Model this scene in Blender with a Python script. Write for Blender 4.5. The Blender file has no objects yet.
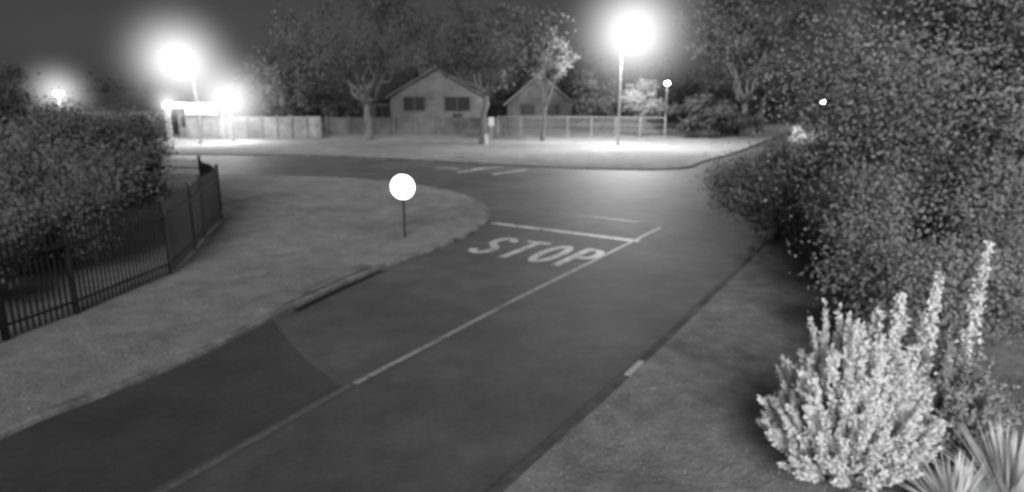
import bpy, math, random
import numpy as np
from mathutils import Vector
random.seed(3); rng=np.random.default_rng(5)
S=bpy.context.scene
S.view_settings.view_transform='Standard'; S.view_settings.look='None'; S.view_settings.exposure=0
COL=S.collection
# ---------------------------------------------------------------- materials
def newmat(n):
    m=bpy.data.materials.new(n); m.use_nodes=True; nt=m.node_tree
    for x in list(nt.nodes): nt.nodes.remove(x)
    return m,nt,nt.nodes.new('ShaderNodeOutputMaterial')
def noise(nt,scale,detail=3,rough=.6,vec=None):
    g=nt.nodes.new('ShaderNodeNewGeometry'); t=nt.nodes.new('ShaderNodeTexNoise')
    t.inputs['Scale'].default_value=scale; t.inputs['Detail'].default_value=detail; t.inputs['Roughness'].default_value=rough
    nt.links.new(g.outputs['Position'],t.inputs['Vector']); return t.outputs['Fac']
def mrange(nt,src,a,b,c,d):
    r=nt.nodes.new('ShaderNodeMapRange'); r.inputs[1].default_value=a;r.inputs[2].default_value=b;r.inputs[3].default_value=c;r.inputs[4].default_value=d
    nt.links.new(src,r.inputs[0]); return r.outputs[0]
def mul(nt,a,b,op='MULTIPLY'):
    r=nt.nodes.new('ShaderNodeMath'); r.operation=op
    for i,x in enumerate((a,b)):
        if isinstance(x,(int,float)): r.inputs[i].default_value=x
        else: nt.links.new(x,r.inputs[i])
    return r.outputs[0]
def surf(name,layers,rough=.8,bump=None,spec=.3,metal=0):
    m,nt,out=newmat(name); b=nt.nodes.new('ShaderNodeBsdfPrincipled')
    b.inputs['Roughness'].default_value=rough; b.inputs['Specular IOR Level'].default_value=spec; b.inputs['Metallic'].default_value=metal
    v=None
    base=layers[0]; 
    for sc,lo,hi in layers[1:]:
        n=mrange(nt,noise(nt,sc),.3,.7,lo,hi)
        v=mul(nt,n,base) if v is None else mul(nt,v,n)
    if v is None: b.inputs['Base Color'].default_value=(base,base,base,1)
    else: nt.links.new(v,b.inputs['Base Color'])
    if bump:
        bp=nt.nodes.new('ShaderNodeBump'); bp.inputs['Distance'].default_value=bump[1]; bp.inputs['Strength'].default_value=1
        nt.links.new(noise(nt,bump[0],3,.7),bp.inputs['Height']); nt.links.new(bp.outputs[0],b.inputs['Normal'])
    nt.links.new(b.outputs[0],out.inputs[0]); return m
def leafmat(name,c,lo=.45,hi=1.6,clump=.7):
    m,nt,out=newmat(name)
    v=mul(nt,mrange(nt,noise(nt,clump,4,.65),.3,.7,lo,hi),c)
    d=nt.nodes.new('ShaderNodeBsdfDiffuse')
    nt.links.new(v,d.inputs[0]); nt.links.new(d.outputs[0],out.inputs[0]); return m
def emis(name,c,s):
    m,nt,out=newmat(name); e=nt.nodes.new('ShaderNodeEmission'); e.inputs[0].default_value=(c,c,c,1); e.inputs[1].default_value=s
    nt.links.new(e.outputs[0],out.inputs[0]); return m
def paintmat(name,wear,val=.75):
    m,nt,out=newmat(name); b=nt.nodes.new('ShaderNodeBsdfPrincipled'); b.inputs['Roughness'].default_value=.6
    a=mul(nt,noise(nt,7,6,.75),mul(nt,noise(nt,1.3,3),.5),'ADD')
    v=mrange(nt,a,wear,wear+.16,.1,val)
    nt.links.new(v,b.inputs['Base Color']); nt.links.new(b.outputs[0],out.inputs[0]); return m
M={}
M['asphalt']=surf('asphalt',[.09,(.22,.66,1.34),(1.1,.78,1.2),(9,.85,1.15)],.68,(60,.01),.42)
M['patch']=surf('asphalt_patch',[.062,(.6,.75,1.25),(9,.85,1.15)],.75,(60,.012),.3)
M['grass']=surf('grass_ground',[.25,(.3,.76,1.2),(1.6,.8,1.18),(9,.86,1.14)],.95,(14,.03),.1)
M['grassR']=surf('grass_dirt_ground',[.27,(.5,.72,1.22),(2.8,.78,1.22),(12,.85,1.15)],.95,(14,.03),.1)
M['grassF']=surf('far_grass_ground',[.25,(.12,.8,1.15),(.9,.8,1.18),(6,.8,1.2)],.95,(12,.06),.1)
M['soil']=surf('soil',[.12,(.3,.7,1.2)],.95)
M['blade']=surf('grass_blade',[.27,(1.2,.75,1.2)],.8)
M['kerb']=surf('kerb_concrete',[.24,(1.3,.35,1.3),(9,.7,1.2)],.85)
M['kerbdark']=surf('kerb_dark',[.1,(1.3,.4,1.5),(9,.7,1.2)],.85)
M['white']=surf('kerb_paint',[.5,(12,.8,1.05)],.7)
M['bark']=surf('bark',[.07,(2,.6,1.4),(14,.6,1.3)],.9)
M['barkpale']=surf('bark_pale',[.1,(2,.6,1.4),(14,.6,1.3)],.9)
M['black']=surf('black_steel',[.015,(3,.7,1.4)],.5)
M['galv']=surf('galvanised_steel',[.3,(4,.8,1.15)],.5,None,.5,.3)
M['plaster']=surf('plaster',[.17,(.6,.75,1.2),(6,.9,1.1)],.9)
M['plasterd']=surf('plaster_dark',[.1,(.6,.75,1.2),(6,.9,1.1)],.9)
M['wallgrey']=surf('weathered_wall',[.085,(.5,.6,1.4),(5,.85,1.15)],.9)
M['roof']=surf('roof_tiles',[.03,(1,.7,1.3),(10,.8,1.2)],.85)
M['glass']=surf('window_glass',[.02],.25,None,.5)
M['canopy']=surf('canopy_fascia',[.6,(5,.9,1.1)],.7)
M['panel']=surf('concrete_panel',[.14,(.8,.5,1.3),(5,.8,1.2)],.9)
M['lamp']=emis('lamp_lens',1,60)
M['signface']=emis('sign_return_glow',1,4)  # emission stands in for infrared light the sheeting would throw back
M['litsign']=emis('lit_sign_panel',1,1.6)
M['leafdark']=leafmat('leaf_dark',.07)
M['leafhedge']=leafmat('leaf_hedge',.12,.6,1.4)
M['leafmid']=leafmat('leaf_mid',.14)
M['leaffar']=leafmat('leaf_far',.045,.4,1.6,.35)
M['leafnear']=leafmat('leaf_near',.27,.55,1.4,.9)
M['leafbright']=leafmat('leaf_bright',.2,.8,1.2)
M['leafwhite']=leafmat('leaf_silver',.84,.94,1.06,2)
M['leafgrey']=leafmat('leaf_grey',.45,.7,1.3,2)
M['paint']=paintmat('road_paint',.60,.66); M['paintw']=paintmat('road_paint_worn',.72,.16); M['paintc']=paintmat('road_paint_line',.60,.36)
# ---------------------------------------------------------------- mesh helpers
class MB:
    def __init__(s): s.v=[];s.f=[]
    def add(s,v,f):
        o=len(s.v); s.v+= [tuple(x) for x in v]; s.f+=[tuple(i+o for i in q) for q in f]
    def box(s,c,d,rz=0):
        x,y,z=[q/2 for q in d]; cs,sn=math.cos(rz),math.sin(rz)
        v=[(c[0]+a*x*cs-b*y*sn,c[1]+a*x*sn+b*y*cs,c[2]+e*z) for e in(-1,1) for a,b in((-1,-1),(1,-1),(1,1),(-1,1))]
        s.add(v,[(0,3,2,1),(4,5,6,7),(0,1,5,4),(1,2,6,5),(2,3,7,6),(3,0,4,7)])
    def tube(s,P,R,n=6):
        P=[Vector(p) for p in P]; vs=[]
        for i,p in enumerate(P):
            t=(P[min(i+1,len(P)-1)]-P[max(i-1,0)]).normalized()
            a=t.cross(Vector((.3,.9,.1)) if abs(t.z)>.8 else Vector((0,0,1))).normalized(); b=t.cross(a)
            for k in range(n):
                an=2*math.pi*k/n; vs.append(p+(a*math.cos(an)+b*math.sin(an))*R[i])
        fs=[]
        for i in range(len(P)-1):
            for k in range(n):
                k2=(k+1)%n; fs.append((i*n+k,i*n+k2,(i+1)*n+k2,(i+1)*n+k))
        fs.append(tuple(range(n))[::-1]); fs.append(tuple((len(P)-1)*n+k for k in range(n)))
        s.add(vs,fs)
    def obj(s,name,mat,parent=None,smooth=False):
        me=bpy.data.meshes.new(name); me.from_pydata(s.v,[],s.f); me.materials.append(mat); me.update()
        if smooth:
            for p in me.polygons: p.use_smooth=True
        o=bpy.data.objects.new(name,me); COL.objects.link(o); o.parent=parent; return o
def empty(name,loc=(0,0,0)):
    o=bpy.data.objects.new(name,None); COL.objects.link(o); o.location=loc; o.empty_display_size=.3; return o
def quads(name,V,mat,parent=None):
    N=len(V); me=bpy.data.meshes.new(name); me.vertices.add(N*4); me.vertices.foreach_set('co',V.reshape(-1).astype(np.float32))
    me.loops.add(N*4); me.loops.foreach_set('vertex_index',np.arange(N*4,dtype=np.int32))
    me.polygons.add(N); me.polygons.foreach_set('loop_start',np.arange(0,N*4,4,dtype=np.int32)); me.polygons.foreach_set('loop_total',np.full(N,4,dtype=np.int32))
    me.update(calc_edges=True); me.validate(); me.materials.append(mat)
    o=bpy.data.objects.new(name,me); COL.objects.link(o); o.parent=parent; return o
def unit(a): return a/np.maximum(np.linalg.norm(a,axis=1,keepdims=True),1e-6)
def leafquads(C,size,aspect=.55,direction=None,jit=1.,out=None):
    """leaf-shaped quads; 'out' = outward vector the leaf blades tend to face"""
    N=len(C); d=rng.normal(size=(N,3))*jit
    if direction is not None: d=d+direction
    d=unit(d)
    n=rng.normal(size=(N,3))*.5
    if out is not None: n=n+unit(out)
    else: n=n*2
    e=unit(np.cross(d,n)); L=(size*rng.uniform(.6,1.35,N))[:,None]
    return np.stack([C-d*L*.5,C+e*L*aspect*.5+d*L*.05,C+d*L*.5,C-e*L*aspect*.5+d*L*.05],1)
def smooth(P,n=6):
    out=[]; P=[np.array(p,float) for p in P]
    for i in range(len(P)-1):
        p0=P[max(i-1,0)];p1=P[i];p2=P[i+1];p3=P[min(i+2,len(P)-1)]
        for k in range(n):
            t=k/n; out.append(.5*((2*p1)+(-p0+p2)*t+(2*p0-5*p1+4*p2-p3)*t*t+(-p0+3*p1-3*p2+p3)*t**3))
    out.append(P[-1]); return [tuple(q) for q in out]
def flat(name,pts,z,mat,parent=None):
    import bmesh
    bm=bmesh.new(); vs=[bm.verts.new((x,y,z)) for x,y in pts]; f=bm.faces.new(vs)
    bm.normal_update()
    if f.normal.z<0: f.normal_flip()
    bmesh.ops.triangulate(bm,faces=[f]); me=bpy.data.meshes.new(name); bm.to_mesh(me); bm.free(); me.materials.append(mat)
    o=bpy.data.objects.new(name,me); COL.objects.link(o); o.parent=parent; return o
def ribbon(mb,P,w,z,side=0):
    P=[np.array(p[:2],float) for p in P]; v=[]
    for i,p in enumerate(P):
        t=P[min(i+1,len(P)-1)]-P[max(i-1,0)]; t/=np.linalg.norm(t); n=np.array([-t[1],t[0]])
        a=p-n*w/2; b=p+n*w/2
        v+=[(a[0],a[1],z),(b[0],b[1],z)]
    mb.add(v,[(2*i,2*i+2,2*i+3,2*i+1) for i in range(len(P)-1)])
def kerbstrip(mb,P,w,z,sgn):
    P=[np.array(p,float) for p in P]; v=[]
    for i,p in enumerate(P):
        t=P[min(i+1,len(P)-1)]-P[max(i-1,0)]; t/=np.linalg.norm(t); n=np.array([-t[1],t[0]])*sgn
        q=p+n*.02; b=p+n*w
        v+=[(p[0],p[1],-.01),(p[0],p[1],z-.02),(q[0],q[1],z),(b[0],b[1],z),(b[0],b[1],-.01)]
    f=[]
    for i in range(len(P)-1):
        for k in range(4): f.append((5*i+k,5*i+5+k,5*i+6+k,5*i+1+k))
    mb.add(v,f)
# ---------------------------------------------------------------- ground and roads
flat('ground',[(-900,-300),(900,-300),(900,1500),(-900,1500)],-.03,M['soil'])
flat('road',[(-240,-12),(120,-12),(120,199),(-240,199)],0,M['asphalt'])
KL=smooth([(-12.5,-9),(-10.3,0),(-8.6,5),(-7.5,8.8),(-6.8,10.2),(-6,11.9),(-5.15,14.6),(-3.8,18.1),(-2.3,20.8),(-1.25,23.4),(-.9,26.6),(-1.5,29.6),(-3.1,32.9),(-6.1,35.8),(-10.6,38.1),(-17.2,39.3),(-32,40.3),(-60,42),(-240,56)])
KF=smooth([(-240,66),(-60,53.5),(-32,52.4),(-24.7,52.4),(-16.5,51.5),(-8.2,48.5),(-.8,44.9),(5.65,42.6),(9.5,42.3),(11.7,43.4),(13.4,46.5),(18.9,55),(26.5,68.4),(45,100),(102,199)])
KR=smooth([(-10.2,-9),(-5.2,-.6),(-.2,7.5),(2.1,11.1),(5.9,17.3),(9.3,22.8),(13.2,28.4),(19,36),(28,50),(38,68),(60,105),(116,199)])
flat('grass_verge',KL+[(-240,-9)],.085,M['grass'])
flat('grass_verge',KF+[(-240,199)],.085,M['grassF'])
flat('grass_verge',KR+[(260,199),(260,-9)],.085,M['grassR'])
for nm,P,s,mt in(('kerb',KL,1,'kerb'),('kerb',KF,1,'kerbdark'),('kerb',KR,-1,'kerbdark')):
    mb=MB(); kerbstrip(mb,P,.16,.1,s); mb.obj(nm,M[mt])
mb=MB(); a=math.atan2(17.3-11.1,5.9-2.1); mb.box((2.22,11.1,.062),(.72,.11,.1),a); mb.obj('painted_kerb_stone',M['white'])
def along(P,x0,y0,x1,y1):
    i0=min(range(len(P)),key=lambda i:(P[i][0]-x0)**2+(P[i][1]-y0)**2); i1=min(range(len(P)),key=lambda i:(P[i][0]-x1)**2+(P[i][1]-y1)**2)
    return P[min(i0,i1):max(i0,i1)+1]
dr=empty('storm_drain')
seg=along(KL,-5.15,14.6,-3.8,18.1)
mb=MB(); ribbon(mb,[(x+.12,y-.05) for x,y in seg],.22,.006); mb.obj('gutter_opening',M['black'],dr)
mb=MB(); ribbon(mb,[(x-.36,y+.16) for x,y in seg],.4,.125); mb.obj('cover_slab',M['kerb'],dr)
flat('road_patch',[(-6.3,13.2),(-5.4,14.0),(-4.0,11.8),(-2.95,10.55),(-4.65,7.5),(-8.9,.1),(-9.9,0),(-8.1,7.6),(-7.2,9.9)],.004,M['patch'])
# road markings
E1=np.array([.849,-.528]);E2=np.array([.528,.849])
def loc(o,a,b): q=np.array(o)+E1*a+E2*b; return (q[0],q[1])
mk=empty('road_marking')
O=(-1.6,20.4); W=.86; H=2.45; T=.27
def arc(cx,cy,rx,ry,a0,a1,n=12): return [(cx+rx*math.cos(math.radians(a0+(a1-a0)*i/n)),cy+ry*math.sin(math.radians(a0+(a1-a0)*i/n))) for i in range(n+1)]
mb=MB()
def stroke(pts,off,w=T,z=.008): ribbon(mb,[loc(O,off+x,y) for x,y in pts],w,z)
h=W/2
stroke(arc(h,H*.74,h-T/2,H*.21,10,270)+arc(h,H*.26,h-T/2,H*.21,88,-170),0)
stroke([(h,0),(h,H-.22)],1.08); stroke([(0,H-.13),(W,H-.13)],1.08,T,.0095)
stroke(arc(h,H/2,h-T/2,H/2-.13,0,360,28),2.16)
stroke([(T/2,0),(T/2,H)],3.22); stroke([(T/2,H-.13)]+arc(h-.02,H*.72,h-T/2,H*.22,90,-90)+[(T/2,H*.5)],3.22,T,.0095)
mb.obj('stop_lettering',M['paint'],mk)
mb=MB(); ribbon(mb,[(-.75,24.95),(4.3,21.8)],.34,.008); mb.obj('stop_line',M['paint'],mk)
mb=MB(); ribbon(mb,[(5.55,24.1),(.2,15.6),(-2.75,10.65)],.13,.0085); mb.obj('centre_line',M['paintc'],mk)
mb=MB(); ribbon(mb,[(-2.8,10.6),(-4.4,7.6),(-9,0)],.13,.0085); ribbon(mb,[(2,27.1),(4.9,25.1)],.2,.008)
mb.obj('worn_line',M['paintw'],mk)
mb=MB()
for a,b in(((-5.0,43.6),(-3.4,42.8)),((-1.2,40.0),(.9,42.4)),((-2.6,42.9),(-.6,44.1)),((-3.4,41),(-1.9,43))): ribbon(mb,[a,b],.3,.008)
mb.obj('junction_marks',M['paint'],mk)
# ---------------------------------------------------------------- grass blades
def inpoly(X,Y,P):
    ins=np.zeros(len(X),bool); j=len(P)-1
    for i in range(len(P)):
        xi,yi=P[i];xj,yj=P[j]
        if yi!=yj: ins^=((yi>Y)!=(yj>Y))&(X<(xj-xi)*(Y-yi)/(yj-yi)+xi)
        j=i
    return ins
def blades(name,poly,bb,n,hh,mat):
    X=rng.uniform(bb[0],bb[1],n);Y=rng.uniform(bb[2],bb[3],n); k=inpoly(X,Y,poly); X=X[k];Y=Y[k]
    keep=(np.sin(X*1.7+np.sin(Y*1.1)*2)+np.sin(Y*2.3+X)*.8+rng.normal(size=len(X)))>-.2; X=X[keep];Y=Y[keep]; n=len(X)
    a=rng.uniform(0,6.28,n); w=rng.uniform(.006,.014,n); h=rng.uniform(.4,1.2,n)*hh
    B=np.stack([X,Y,np.full(n,.084)],1); D=np.stack([np.cos(a)*w,np.sin(a)*w,0*a],1)
    tip=B+np.stack([rng.normal(size=n)*hh*.5,rng.normal(size=n)*hh*.5,h],1)
    quads(name,np.stack([B-D,B+D,tip+D*.3,tip-D*.3],1),mat)
blades('grass',[(x-.2,y) for x,y in KL]+[(-240,-9)],(-12,-.5,7,34),50000,.025,M['blade'])
blades('grass',[(x+.2,y) for x,y in KR]+[(260,199),(260,-9)],(-1,10,5,24),40000,.035,M['grassR'])
# ---------------------------------------------------------------- vegetation
def limb(mb,a,b,r0,r1,n=5,wob=.08,sides=6):
    a=np.array(a,float);b=np.array(b,float);L=np.linalg.norm(b-a);P=[];R=[]
    for i in range(n+1):
        t=i/n; p=a+(b-a)*t
        if 0<i<n: p=p+rng.normal(size=3)*L*wob
        P.append(p);R.append(r0+(r1-r0)*t)
    mb.tube(P,R,sides); return P,R
def tree(name,base,fork,zc,rad,nclu,per,leaf,mat,bark='bark',tr=.25,spread=.28,hollow=.35,nl=6,lean=(0,0),trunks=1,direction=None,aspect=.6):
    root=empty(name,(base[0],base[1],0)); mb=MB(); rad=np.array(rad,float)
    C=[]
    while len(C)<nclu:
        d=rng.normal(size=3); d/=np.linalg.norm(d); r=rng.uniform(hollow,1)**.6*rng.uniform(.8,1.12)
        c=np.array([lean[0],lean[1],zc])+d*rad*r
        if c[2]>.35*fork: C.append(c)
    C=np.array(C)
    ends=[]
    for t in range(trunks):
        off=rng.normal(size=2)*.25*(trunks>1)
        top=np.array([lean[0]*.4+off[0]*2,lean[1]*.4+off[1]*2,fork])
        limb(mb,(off[0],off[1],-.05),top,tr*1.15,tr*.75,5,.025,9)
        for i in range(nl):
            tgt=C[rng.integers(len(C))]; q=top+(tgt-top)*.75
            P,R=limb(mb,top-np.array([0,0,.1]),q,tr*.5,tr*.12,6,.06)
            ends+=list(zip(P[1:],R[1:]))
    EP=np.array([e[0] for e in ends])
    for c in C:
        k=np.argmin(np.linalg.norm(EP-c,axis=1)+np.maximum(0,EP[:,2]-c[2])*.5)
        limb(mb,EP[k],c,max(ends[k][1]*.6,.02),.008,3,.08,4)
    mb.obj('trunk',M[bark],root,True)
    sz=rng.uniform(.55,1.35,nclu); cnt=np.maximum(5,(per*sz**2).astype(int)); idx=np.repeat(np.arange(nclu),cnt)
    sp=spread*rad.mean()*sz[idx][:,None]
    G=rng.normal(size=(len(idx),3))*np.array([1,1,.7])*.5
    L=C[idx]+G*sp; k=L[:,2]>.1; L=L[k]
    o=G[k]*.9+1.3*(L-np.array([lean[0],lean[1],zc*.85]))/rad
    quads('foliage',leafquads(L,leaf,aspect,direction,out=o),mat,root); return root
# right
tree('leafy_tree',(10.9,14.6),1.4,5.0,(4.0,3.4,4.3),105,1400,.075,M['leafnear'],tr=.22,spread=.36,nl=8,trunks=2,aspect=.75)
tree('leafy_tree',(13.2,21.0),1.8,3.9,(3.6,3.2,3.0),70,1000,.1,M['leafnear'],tr=.25,spread=.36,nl=8,aspect=.75)
tree('leafy_tree',(16.2,21.5),2.5,8.5,(5.0,4.0,4.5),65,900,.12,M['leafnear'],tr=.3,spread=.36,nl=8,aspect=.75)
tree('shrub',(9.2,22.3),.5,1.7,(2.4,2.0,1.3),50,650,.1,M['leafnear'],tr=.1,spread=.36,nl=6,aspect=.75)
tree('shrub',(9.9,18.6),.5,1.7,(1.8,1.6,1.5),45,700,.09,M['leafnear'],tr=.08,spread=.38,nl=6,aspect=.75)
tree('leafy_tree',(23.5,34),3,9.5,(5.0,4.5,5.5),60,400,.22,M['leafmid'],tr=.3,spread=.28,nl=8)
tree('shrub',(7.3,10.9),.4,1.3,(1.4,1.3,1.1),40,700,.065,M['leafnear'],tr=.05,spread=.37,nl=6,aspect=.75)
tree('shrub',(9.0,13.0),.6,2.0,(1.9,1.5,1.7),50,900,.075,M['leafnear'],tr=.06,spread=.37,nl=6,aspect=.75)
# left vegetation behind fence
tree('hedge_tree',(-13.7,22.0),.8,2.45,(2.3,2.7,1.8),65,800,.09,M['leafhedge'],tr=.12,spread=.34,nl=7,aspect=.75)
tree('hedge_tree',(-13.3,17.4),.6,1.35,(2.3,2.5,1.1),60,750,.085,M['leafhedge'],tr=.12,spread=.34,nl=7,aspect=.75)
tree('hedge_tree',(-16.8,25.5),.8,2.4,(2.6,2.6,1.7),55,600,.11,M['leafhedge'],tr=.12,spread=.34,nl=7,aspect=.75)
tree('hedge_tree',(-12.9,13.4),.4,1.0,(1.8,1.9,.7),40,450,.08,M['leafhedge'],tr=.08,spread=.33,nl=6)
tree('street_tree',(-27.6,36),2.3,4.4,(2.0,2.2,2.0),22,130,.22,M['leafdark'],'barkpale',tr=.24,spread=.28)
tree('street_tree',(-39.3,48),2.3,4.0,(2.6,3,2.4),26,140,.26,M['leafdark'],tr=.24,spread=.28)
# centre trees
tree('spreading_tree',(-14.5,67.5),3.6,10.4,(8.2,5,5.4),75,85,.34,M['leafdark'],'barkpale',tr=.36,spread=.25,nl=12)
tree('spreading_tree',(-2.8,62.3),4.6,9.1,(6.4,5,3.8),60,110,.32,M['leafdark'],'barkpale',tr=.32,spread=.25,nl=9,lean=(.8,0))
tree('spreading_tree',(3.0,66),3.4,8.2,(2.8,2,2.0),28,140,.26,M['leafmid'],tr=.16,spread=.34,nl=6,lean=(.8,0))
tree('spreading_tree',(-24.5,74),3.0,6.0,(4.6,4,4.4),56,90,.34,M['leafdark'],tr=.3,spread=.25,nl=8)
tree('spreading_tree',(25.5,74),3.6,10.5,(8.5,5,5.8),70,90,.36,M['leafdark'],'barkpale',tr=.4,spread=.24,nl=12)
tree('spreading_tree',(29,78),4.2,11.5,(8.5,5,6.2),60,100,.36,M['leafdark'],tr=.4,spread=.24,nl=12)
tree('round_tree',(13.6,70.8),1.6,4.0,(1.9,1.7,2.0),34,260,.2,M['leafbright'],tr=.14,spread=.38)
tree('shrub',(19.8,70),.5,2.3,(3.4,2,2.1),40,220,.25,M['leafdark'],tr=.1,spread=.3)
tree('shrub',(24,74),.5,1.8,(2.6,2,1.7),30,220,.25,M['leafdark'],tr=.1,spread=.3)
tree('garden_tree',(9.6,76),1.5,4.4,(2.6,2.5,2.8),34,180,.28,M['leafdark'],tr=.15,spread=.3)
tree('garden_tree',(-19,77.2),1.0,2.6,(2.6,1,1.7),30,150,.26,M['leafdark'],tr=.12,spread=.3)
tree('shrub',(26.8,61),.3,.9,(1.1,.8,.8),20,150,.12,M['leafwhite'],tr=.04,spread=.35)  # pale foliage standing in for an unidentified lit object
# distant mass of trees
N=70000
cc=np.stack([rng.uniform(-130,130,420),rng.uniform(98,150,420),rng.uniform(1.5,9,420)],1)
cc[:,2]*=(.75+.35*np.sin(cc[:,0]*.13)+.2*np.sin(cc[:,0]*.41))*np.where(cc[:,0]<-35,.5,1)
ii=rng.integers(420,size=N); L=cc[ii]+rng.normal(size=(N,3))*np.array([2.6,2,1.4]); L=L[L[:,2]>.1]
quads('distant_treeline',leafquads(L,.8,.7),M['leaffar'])
# silver bush
def shoots(name,base,rx,rz,n,m,leaf,mat,core=.45,asp=.28):
    root=empty(name,(base[0],base[1],.08)); mb=MB(); Cs=[];Ds=[]
    for i in range(n):
        az=rng.uniform(0,6.283); el=math.asin(rng.uniform(.02,1)); k=rng.uniform(.7,1.1)*(1+.12*math.sin(az*3+2)+.08*math.sin(el*7))
        tip=np.array([math.cos(az)*math.cos(el)*rx*k,math.sin(az)*math.cos(el)*rx*k,math.sin(el)*rz*k*.8+.2*rz])
        mid=tip*np.array([.62,.62,.48]); b=np.array([math.cos(az)*.08,math.sin(az)*.08,0])
        if i%3==0: mb.tube([b,mid,tip],[.015,.009,.004],4)
        ts=rng.uniform(core,1.03,m)
        p=(1-ts)[:,None]**2*b+2*((1-ts)*ts)[:,None]*mid*1.1+ts[:,None]**2*tip
        ax=tip-mid; ax/=np.linalg.norm(ax); d=np.array([ax]*m)*.9+rng.normal(size=(m,3))*.55; d=unit(d)
        Cs.append(p+d*leaf*.45); Ds.append(d)
    mb.obj('stems',M['barkpale'],root)
    C=np.concatenate(Cs); o=C/np.array([rx,rx,rz])+np.array([0,0,.1])
    quads('foliage',leafquads(C,leaf,asp,np.concatenate(Ds)*6,.6,out=o*1.2),mat,root); return root
shoots('silver_bush',(4.27,7.7),.95,1.98,520,170,.075,M['leafwhite'],asp=.45,core=.4)
shoots('flowering_bush',(5.9,8.6),.95,1.55,330,90,.08,M['leafgrey'],asp=.45)
def yucca(base,n,L,w=.022):
    root=empty('yucca_plant',(base[0],base[1],.08)); mb=MB()
    for i in range(n):
        az=rng.uniform(0,6.283); el=math.radians(rng.uniform(15,85)); l=L*rng.uniform(.75,1.1)
        d=np.array([math.cos(az)*math.cos(el),math.sin(az)*math.cos(el),math.sin(el)]); s=np.array([-math.sin(az),math.cos(az),0])*w
        b=d*.06; m=d*l*.6; t=d*l+np.array([0,0,-.12*l*math.cos(el)])
        mb.add([b-s,b+s,m+s,m-s,t],[(0,1,2,3),(3,2,4)])
    mb.obj('leaves',M['leafwhite'],root)
yucca((5.15,6.75),260,.85,.014)
yucca((5.9,6.9),340,1.15,.014)
for bx,by,hh in((5.5,8.3,2.55),(6.15,8.4,3.0),(5.05,8.3,2.3)):
    root=empty('flower_spike',(bx,by,.08)); mb=MB(); mb.tube([(0,0,0),(.03,0,hh*.5),(.1,.02,hh)],[.018,.014,.006],6); mb.obj('stem',M['leafgrey'],root)
    t=rng.uniform(.5,1,380); C=np.stack([.1*t**1.5,0*t,t*hh],1)+rng.normal(size=(380,3))*.035*(1.35-t)[:,None]*2
    quads('florets',leafquads(C,.07,.6,out=np.tile([[0,-1,.3]],(380,1))),M['leafwhite'],root)
# ---------------------------------------------------------------- palisade fence
fe=empty('palisade_fence'); FP=[(-11.2,5),(-10.7,9),(-10.2,12.5),(-9.8,14.1),(-9.35,17.4),(-10.0,20.2),(-10.6,22.2),(-11.3,25.2),(-13.5,28.5),(-20,31)]
mp=MB();mr=MB();mo=MB()
for (x0,y0),(x1,y1) in zip(FP[:-1],FP[1:]):
    L=math.hypot(x1-x0,y1-y0); a=math.atan2(y1-y0,x1-x0); n=int(L/.13)
    for i in range(n):
        t=(i+.5)/n; x=x0+(x1-x0)*t;y=y0+(y1-y0)*t; hh=1.95+.03*math.sin(x*9+y*3)
        mp.box((x,y,.12+hh/2),(.045,.018,hh),a); 
        mp.add([(x-.022*math.cos(a),y-.022*math.sin(a),.12+hh),(x+.022*math.cos(a),y+.022*math.sin(a),.12+hh),(x,y,.12+hh+.1)],[(0,1,2)])
    for z in(.4,1.7): mr.box(((x0+x1)/2+.03*math.sin(a),(y0+y1)/2-.03*math.cos(a),z),(L,.04,.05),a)
    mo.box((x0,y0,1.1),(.09,.09,2.2),a); mo.box((x0,y0,2.22),(.12,.12,.04),a)
mp.obj('pales',M['black'],fe);mr.obj('rails',M['black'],fe);mo.obj('posts',M['black'],fe)
# ---------------------------------------------------------------- traffic sign
sg=empty('traffic_sign',(-3.68,22.1,.08)); mb=MB(); mb.tube([(0,0,0),(0,0,2.15)],[.035,.035],10)
mb.box((0,.02,1.6),(.25,.03,.03));mb.box((0,.02,1.95),(.25,.03,.03)); mb.obj('post',M['black'],sg)
NS=28
def ring(r,y,zc): return [(r*math.cos(6.28318*i/NS),y,zc+r*math.sin(6.28318*i/NS)) for i in range(NS)]
zc=1.74
mb=MB(); mb.add(ring(.43,-.04,zc)+ring(.43,-.02,zc),[tuple(range(NS)),tuple(range(2*NS-1,NS-1,-1))]+[(i,(i+1)%NS,NS+(i+1)%NS,NS+i) for i in range(NS)]); mb.obj('plate_back',M['galv'],sg)
mb=MB(); mb.add(ring(.425,-.044,zc),[tuple(range(NS))]); mb.obj('glowing_face',M['signface'],sg)
sg.rotation_euler=(0,0,math.radians(-8))
# ---------------------------------------------------------------- lamps
def bloommat(k):  # emissive volume with radial falloff, added to imitate lens bloom around lamps
    m,nt,out=newmat('lamp_bloom'); tc=nt.nodes.new('ShaderNodeTexCoord'); vm=nt.nodes.new('ShaderNodeVectorMath'); vm.operation='LENGTH'
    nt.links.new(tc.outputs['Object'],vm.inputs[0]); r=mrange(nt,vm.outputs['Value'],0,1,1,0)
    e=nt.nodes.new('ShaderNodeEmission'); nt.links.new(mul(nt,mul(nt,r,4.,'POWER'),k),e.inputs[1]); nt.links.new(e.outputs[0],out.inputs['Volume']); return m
def ball(name,r,c,mat,parent,sq=1):
    bpy.ops.mesh.primitive_uv_sphere_add(segments=20,ring_count=12,radius=1,location=c); o=bpy.context.object; o.name=name; o.scale=(r,r,r*sq)
    o.data.materials.append(mat); o.parent=parent
    for p in o.data.polygons:p.use_smooth=True
    return o
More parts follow.
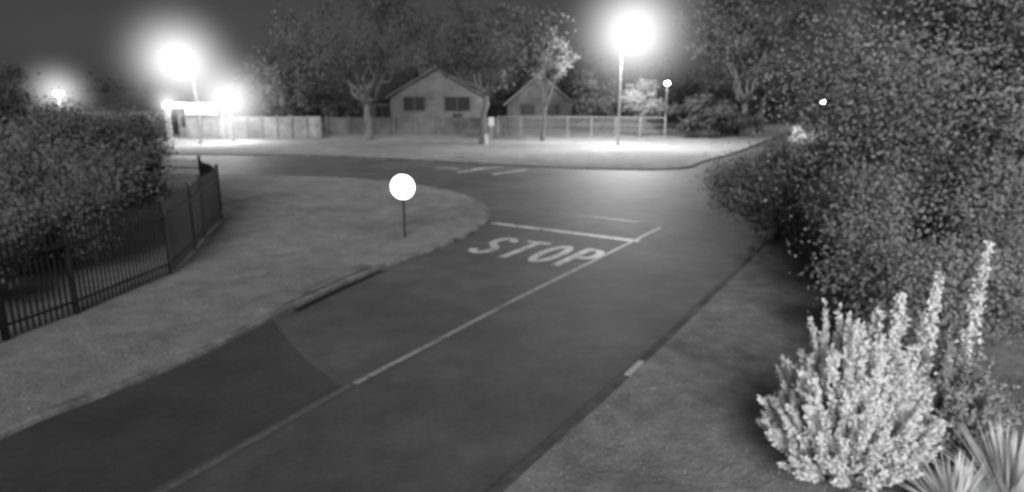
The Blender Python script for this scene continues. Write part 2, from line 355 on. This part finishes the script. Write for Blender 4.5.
def streetlamp(name,base,H,arm,R,k,P,lens=.22,light=True):
    root=empty(name,(base[0],base[1],0)); mb=MB(); ax,ay=arm
    pts=[(0,0,0),(0,0,H*.5),(0,0,H-.5)]; rr=[.11,.09,.06]
    if abs(ax)+abs(ay)>.05: pts+=[(ax*.3,ay*.3,H-.1),(ax,ay,H+.02)]; rr+=[.05,.04]
    else: pts+=[(0,0,H-.15)]; rr+=[.055]
    mb.tube(pts,rr,10); mb.box((0,0,.15),(.3,.3,.3)); mb.obj('pole',M['galv'],root,False)
    mb=MB(); mb.tube([(ax,ay,H+.16),(ax,ay,H+.08)],[.12,.3],14); mb.obj('hood',M['galv'],root)
    ball('lens',lens,(ax,ay,H-.1),M['lamp'],root,.75)
    if R: ball('bloom',R,(ax,ay,H-.1),bloommat(k),root)
    if light:
        l=bpy.data.lights.new('light','POINT'); l.energy=P; l.shadow_soft_size=.3; o=bpy.data.objects.new('light',l); COL.objects.link(o); o.location=(ax,ay,H-.45-lens); o.parent=root
    return root
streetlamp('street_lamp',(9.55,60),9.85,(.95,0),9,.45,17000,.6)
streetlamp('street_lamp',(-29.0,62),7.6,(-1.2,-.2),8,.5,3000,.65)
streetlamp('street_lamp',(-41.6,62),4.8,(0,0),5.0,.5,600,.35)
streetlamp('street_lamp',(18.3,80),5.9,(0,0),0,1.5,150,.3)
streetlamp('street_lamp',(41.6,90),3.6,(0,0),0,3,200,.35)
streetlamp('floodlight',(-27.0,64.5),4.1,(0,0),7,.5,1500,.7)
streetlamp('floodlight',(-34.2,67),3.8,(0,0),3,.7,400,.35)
# ---------------------------------------------------------------- buildings
def gable_house(name,x0,x1,y0,y1,eave,peak,wins,wm='plaster',ridge='y'):
    root=empty(name,((x0+x1)/2,y0,0)); house_parts(root,0,x1-x0,0,y1-y0,eave,peak,wins,wm,ridge); return root
def house_parts(root,xc,Wd,yo,D,eave,peak,wins,wm,ridge):
    W=Wd/2; objs=[]; mb=MB()
    if ridge=='y':
        v=[(-W,0,0),(W,0,0),(W,0,eave),(0,0,peak),(-W,0,eave),(-W,D,0),(W,D,0),(W,D,eave),(0,D,peak),(-W,D,eave)]
        mb.add(v,[(0,1,2,3,4),(9,8,7,6,5),(0,4,9,5),(1,6,7,2)]); objs.append(mb.obj('walls',M[wm],root))
        mb=MB(); s=(peak-eave)/W; o=.5
        for sg_ in(-1,1):
            a=[(sg_*(W+o),-o,eave-s*o+.06),(0,-o,peak+.06),(0,D+o,peak+.06),(sg_*(W+o),D+o,eave-s*o+.06)]
            mb.add(a+[(p[0],p[1],p[2]+.14) for p in a],[(0,1,2,3),(7,6,5,4),(0,4,5,1),(1,5,6,2),(2,6,7,3),(3,7,4,0)])
        objs.append(mb.obj('roof',M['roof'],root))
        mb=MB()
        for sg_ in(-1,1):
            a=[(sg_*(W+o),-o-.04,eave-s*o),(0,-o-.04,peak),(0,-o-.04,peak+.2),(sg_*(W+o),-o-.04,eave-s*o+.2)]
            mb.add(a,[(0,1,2,3)])
        objs.append(mb.obj('barge_boards',M['plaster'],root))
    else:
        v=[(-W,0,0),(W,0,0),(W,0,eave),(-W,0,eave),(-W,D,0),(W,D,0),(W,D,eave),(-W,D,eave),(-W,D/2,peak),(W,D/2,peak)]
        mb.add(v,[(0,1,2,3),(7,6,5,4),(0,3,8,7,4),(1,5,6,9,2)]); objs.append(mb.obj('walls',M[wm],root))
        mb=MB(); s=(peak-eave)/(D/2); o=.5
        for ya,sg_ in((0,-1),(D,1)):
            a=[(-W-o,ya+sg_*o,eave-s*o+.06),(W+o,ya+sg_*o,eave-s*o+.06),(W+o,D/2,peak+.06),(-W-o,D/2,peak+.06)]
            mb.add(a+[(p[0],p[1],p[2]+.14) for p in a],[(0,1,2,3),(7,6,5,4),(0,4,5,1),(1,5,6,2),(2,6,7,3),(3,7,4,0)])
        objs.append(mb.obj('roof',M['roof'],root))
    g=MB();f=MB()
    for wx,wz,ww,wh in wins:
        g.box((wx,-.01,wz),(ww,.04,wh))
        for dx in(-ww/2-.05,0,ww/2+.05): f.box((dx+wx,-.04,wz),(.07,.1,wh))
        for dz in(-wh/2-.05,wh/2+.05): f.box((wx,-.045,wz+dz),(ww+.2,.12,.08))
    objs.append(g.obj('windows',M['glass'],root));objs.append(f.obj('window_frames',M[wm],root))
    for o in objs: o.location=(xc,yo,0)
hs=empty('gabled_house',(-8.9,80,0))
house_parts(hs,0,11.0,0,12,4.3,7.5,[(-2.7,3.4,2.5,1.6),(2.4,3.4,3.0,1.6),(-2.6,1.2,1.7,1.1),(2.4,1.15,1.1,2.1)],'plaster','y')
house_parts(hs,-9.0,10.5,2.5,9,4.0,7.7,[(-2.5,2.4,1.8,1.3),(2,2.4,1.6,1.3)],'plasterd','x')
gable_house('gabled_house',-.6,7.6,86,97,3.4,6.9,[(-1.5,2.6,1.8,1.3),(1.8,2.6,1.6,1.3)],'wallgrey')
gable_house('gabled_house',-50,-38.5,76,84,3.0,4.6,[(-3,1.6,1.6,1.2),(2,1.6,1.8,1.2)],'plasterd','x')
gh=empty('gatehouse',(-32.6,70,0)); mb=MB(); mb.box((0,1.5,1.6),(4.6,3,3.2)); mb.obj('walls',M['plasterd'],gh)
mb=MB(); mb.box((0,1,3.47),(6.2,4.6,.5)); mb.obj('canopy_roof',M['canopy'],gh)
mb=MB(); mb.box((-1.1,-.02,1.8),(1.6,.06,1.1)); mb.box((1.2,-.02,1.1),(.9,.06,2.1)); mb.obj('openings',M['glass'],gh)
mb=MB()
for dx in(-2.9,2.9): mb.box((dx,-1.1,1.6),(.12,.12,3.2))
mb.obj('canopy_posts',M['galv'],gh)
mb=MB(); mb.box((.9,-1.45,3.1),(3.2,.12,1.15)); mb.obj('sign_box',M['galv'],gh)
mb=MB(); mb.box((.9,-1.53,3.1),(3.05,.03,1.0)); mb.obj('sign_panel',M['litsign'],gh)
wl=empty('precast_wall'); mb=MB();mq=MB()
x=-33.5
while x<-21:
    y=69+ (x+33.5)*.12; 
    for k in range(5): mb.box((x+.75,y,.32+k*.44),(1.36,.07,.425))
    mq.box((x,y,1.2),(.14,.16,2.4)); x+=1.5
mb.obj('panels',M['panel'],wl); mq.obj('posts',M['panel'],wl)
bw=empty('boundary_wall'); mb=MB(); mb.box((-10.8,75.5,1.0),(20,.25,2.0)); mb.obj('masonry',M['wallgrey'],bw)
mb=MB()
for i in range(9): mb.box((-20.8+i*2.5,75.4,1.05),(.35,.4,2.1))
mb.obj('piers',M['wallgrey'],bw)
wf=empty('wire_fence'); mb=MB();mw=MB()
x0,y0,x1,y1=-1.5,71.8,15.7,68.6; n=7
for i in range(n+1):
    t=i/n; mb.tube([(x0+(x1-x0)*t,y0+(y1-y0)*t,0),(x0+(x1-x0)*t,y0+(y1-y0)*t,2.3)],[.045,.045],6)
for z,r in((2.25,.035),(1.5,.012),(.8,.012),(.15,.02)): mb.tube([(x0,y0,z),(x1,y1,z)],[r,r],5)
mb.obj('posts_and_rails',M['galv'],wf)
m=150
for i in range(m):
    for s in(-1,1):
        t=i/m; t2=t+s*.12
        if 0<=t2<=1: mw.tube([(x0+(x1-x0)*t,y0+(y1-y0)*t,.15),(x0+(x1-x0)*t2,y0+(y1-y0)*t2,2.2)],[.005,.005],3)
mw.obj('mesh_wires',M['galv'],wf)
for bx,by,hh,pw in((-2.0,53,1.5,.3),(-1.9,61.5,2.5,.5)):
    root=empty('marker_post',(bx,by,.08)); mb=MB(); mb.tube([(0,0,0),(0,0,hh)],[.05,.05],8); mb.obj('post',M['galv'],root)
    mb=MB(); mb.box((0,-.06,hh-.4),(pw,.03,.8)); mb.obj('plate',M['white'],root)
# ---------------------------------------------------------------- world, infrared fill, camera
EL=24;AZ=182
w=bpy.data.worlds.new('World'); S.world=w; w.use_nodes=True; nt=w.node_tree; bg=nt.nodes['Background']
sky=nt.nodes.new('ShaderNodeTexSky'); sky.sky_type='NISHITA'; sky.sun_disc=False; sky.sun_elevation=math.radians(EL); sky.sun_rotation=math.radians(AZ)
bw_=nt.nodes.new('ShaderNodeRGBToBW'); nt.links.new(sky.outputs[0],bw_.inputs[0]); nt.links.new(bw_.outputs[0],bg.inputs[0]); bg.inputs[1].default_value=.0095
sl=bpy.data.lights.new('infrared_fill','SUN'); sl.energy=3.2; sl.angle=math.radians(28); so=bpy.data.objects.new('infrared_fill',sl); COL.objects.link(so)  # lamp added behind the camera, standing in for its infrared illuminator
d=Vector((math.sin(math.radians(AZ))*math.cos(math.radians(EL)),math.cos(math.radians(AZ))*math.cos(math.radians(EL)),math.sin(math.radians(EL))))
so.rotation_euler=(d).to_track_quat('Z','Y').to_euler()
cam=bpy.data.cameras.new('camera'); co=bpy.data.objects.new('camera',cam); COL.objects.link(co); S.camera=co
co.location=(0,0,5); co.rotation_euler=(math.radians(90)-math.atan(156/659),0,0); cam.sensor_width=36; cam.lens=659/1024*36; cam.clip_end=3000
cam.dof.use_dof=True; cam.dof.focus_distance=1.0; cam.dof.aperture_fstop=4.2
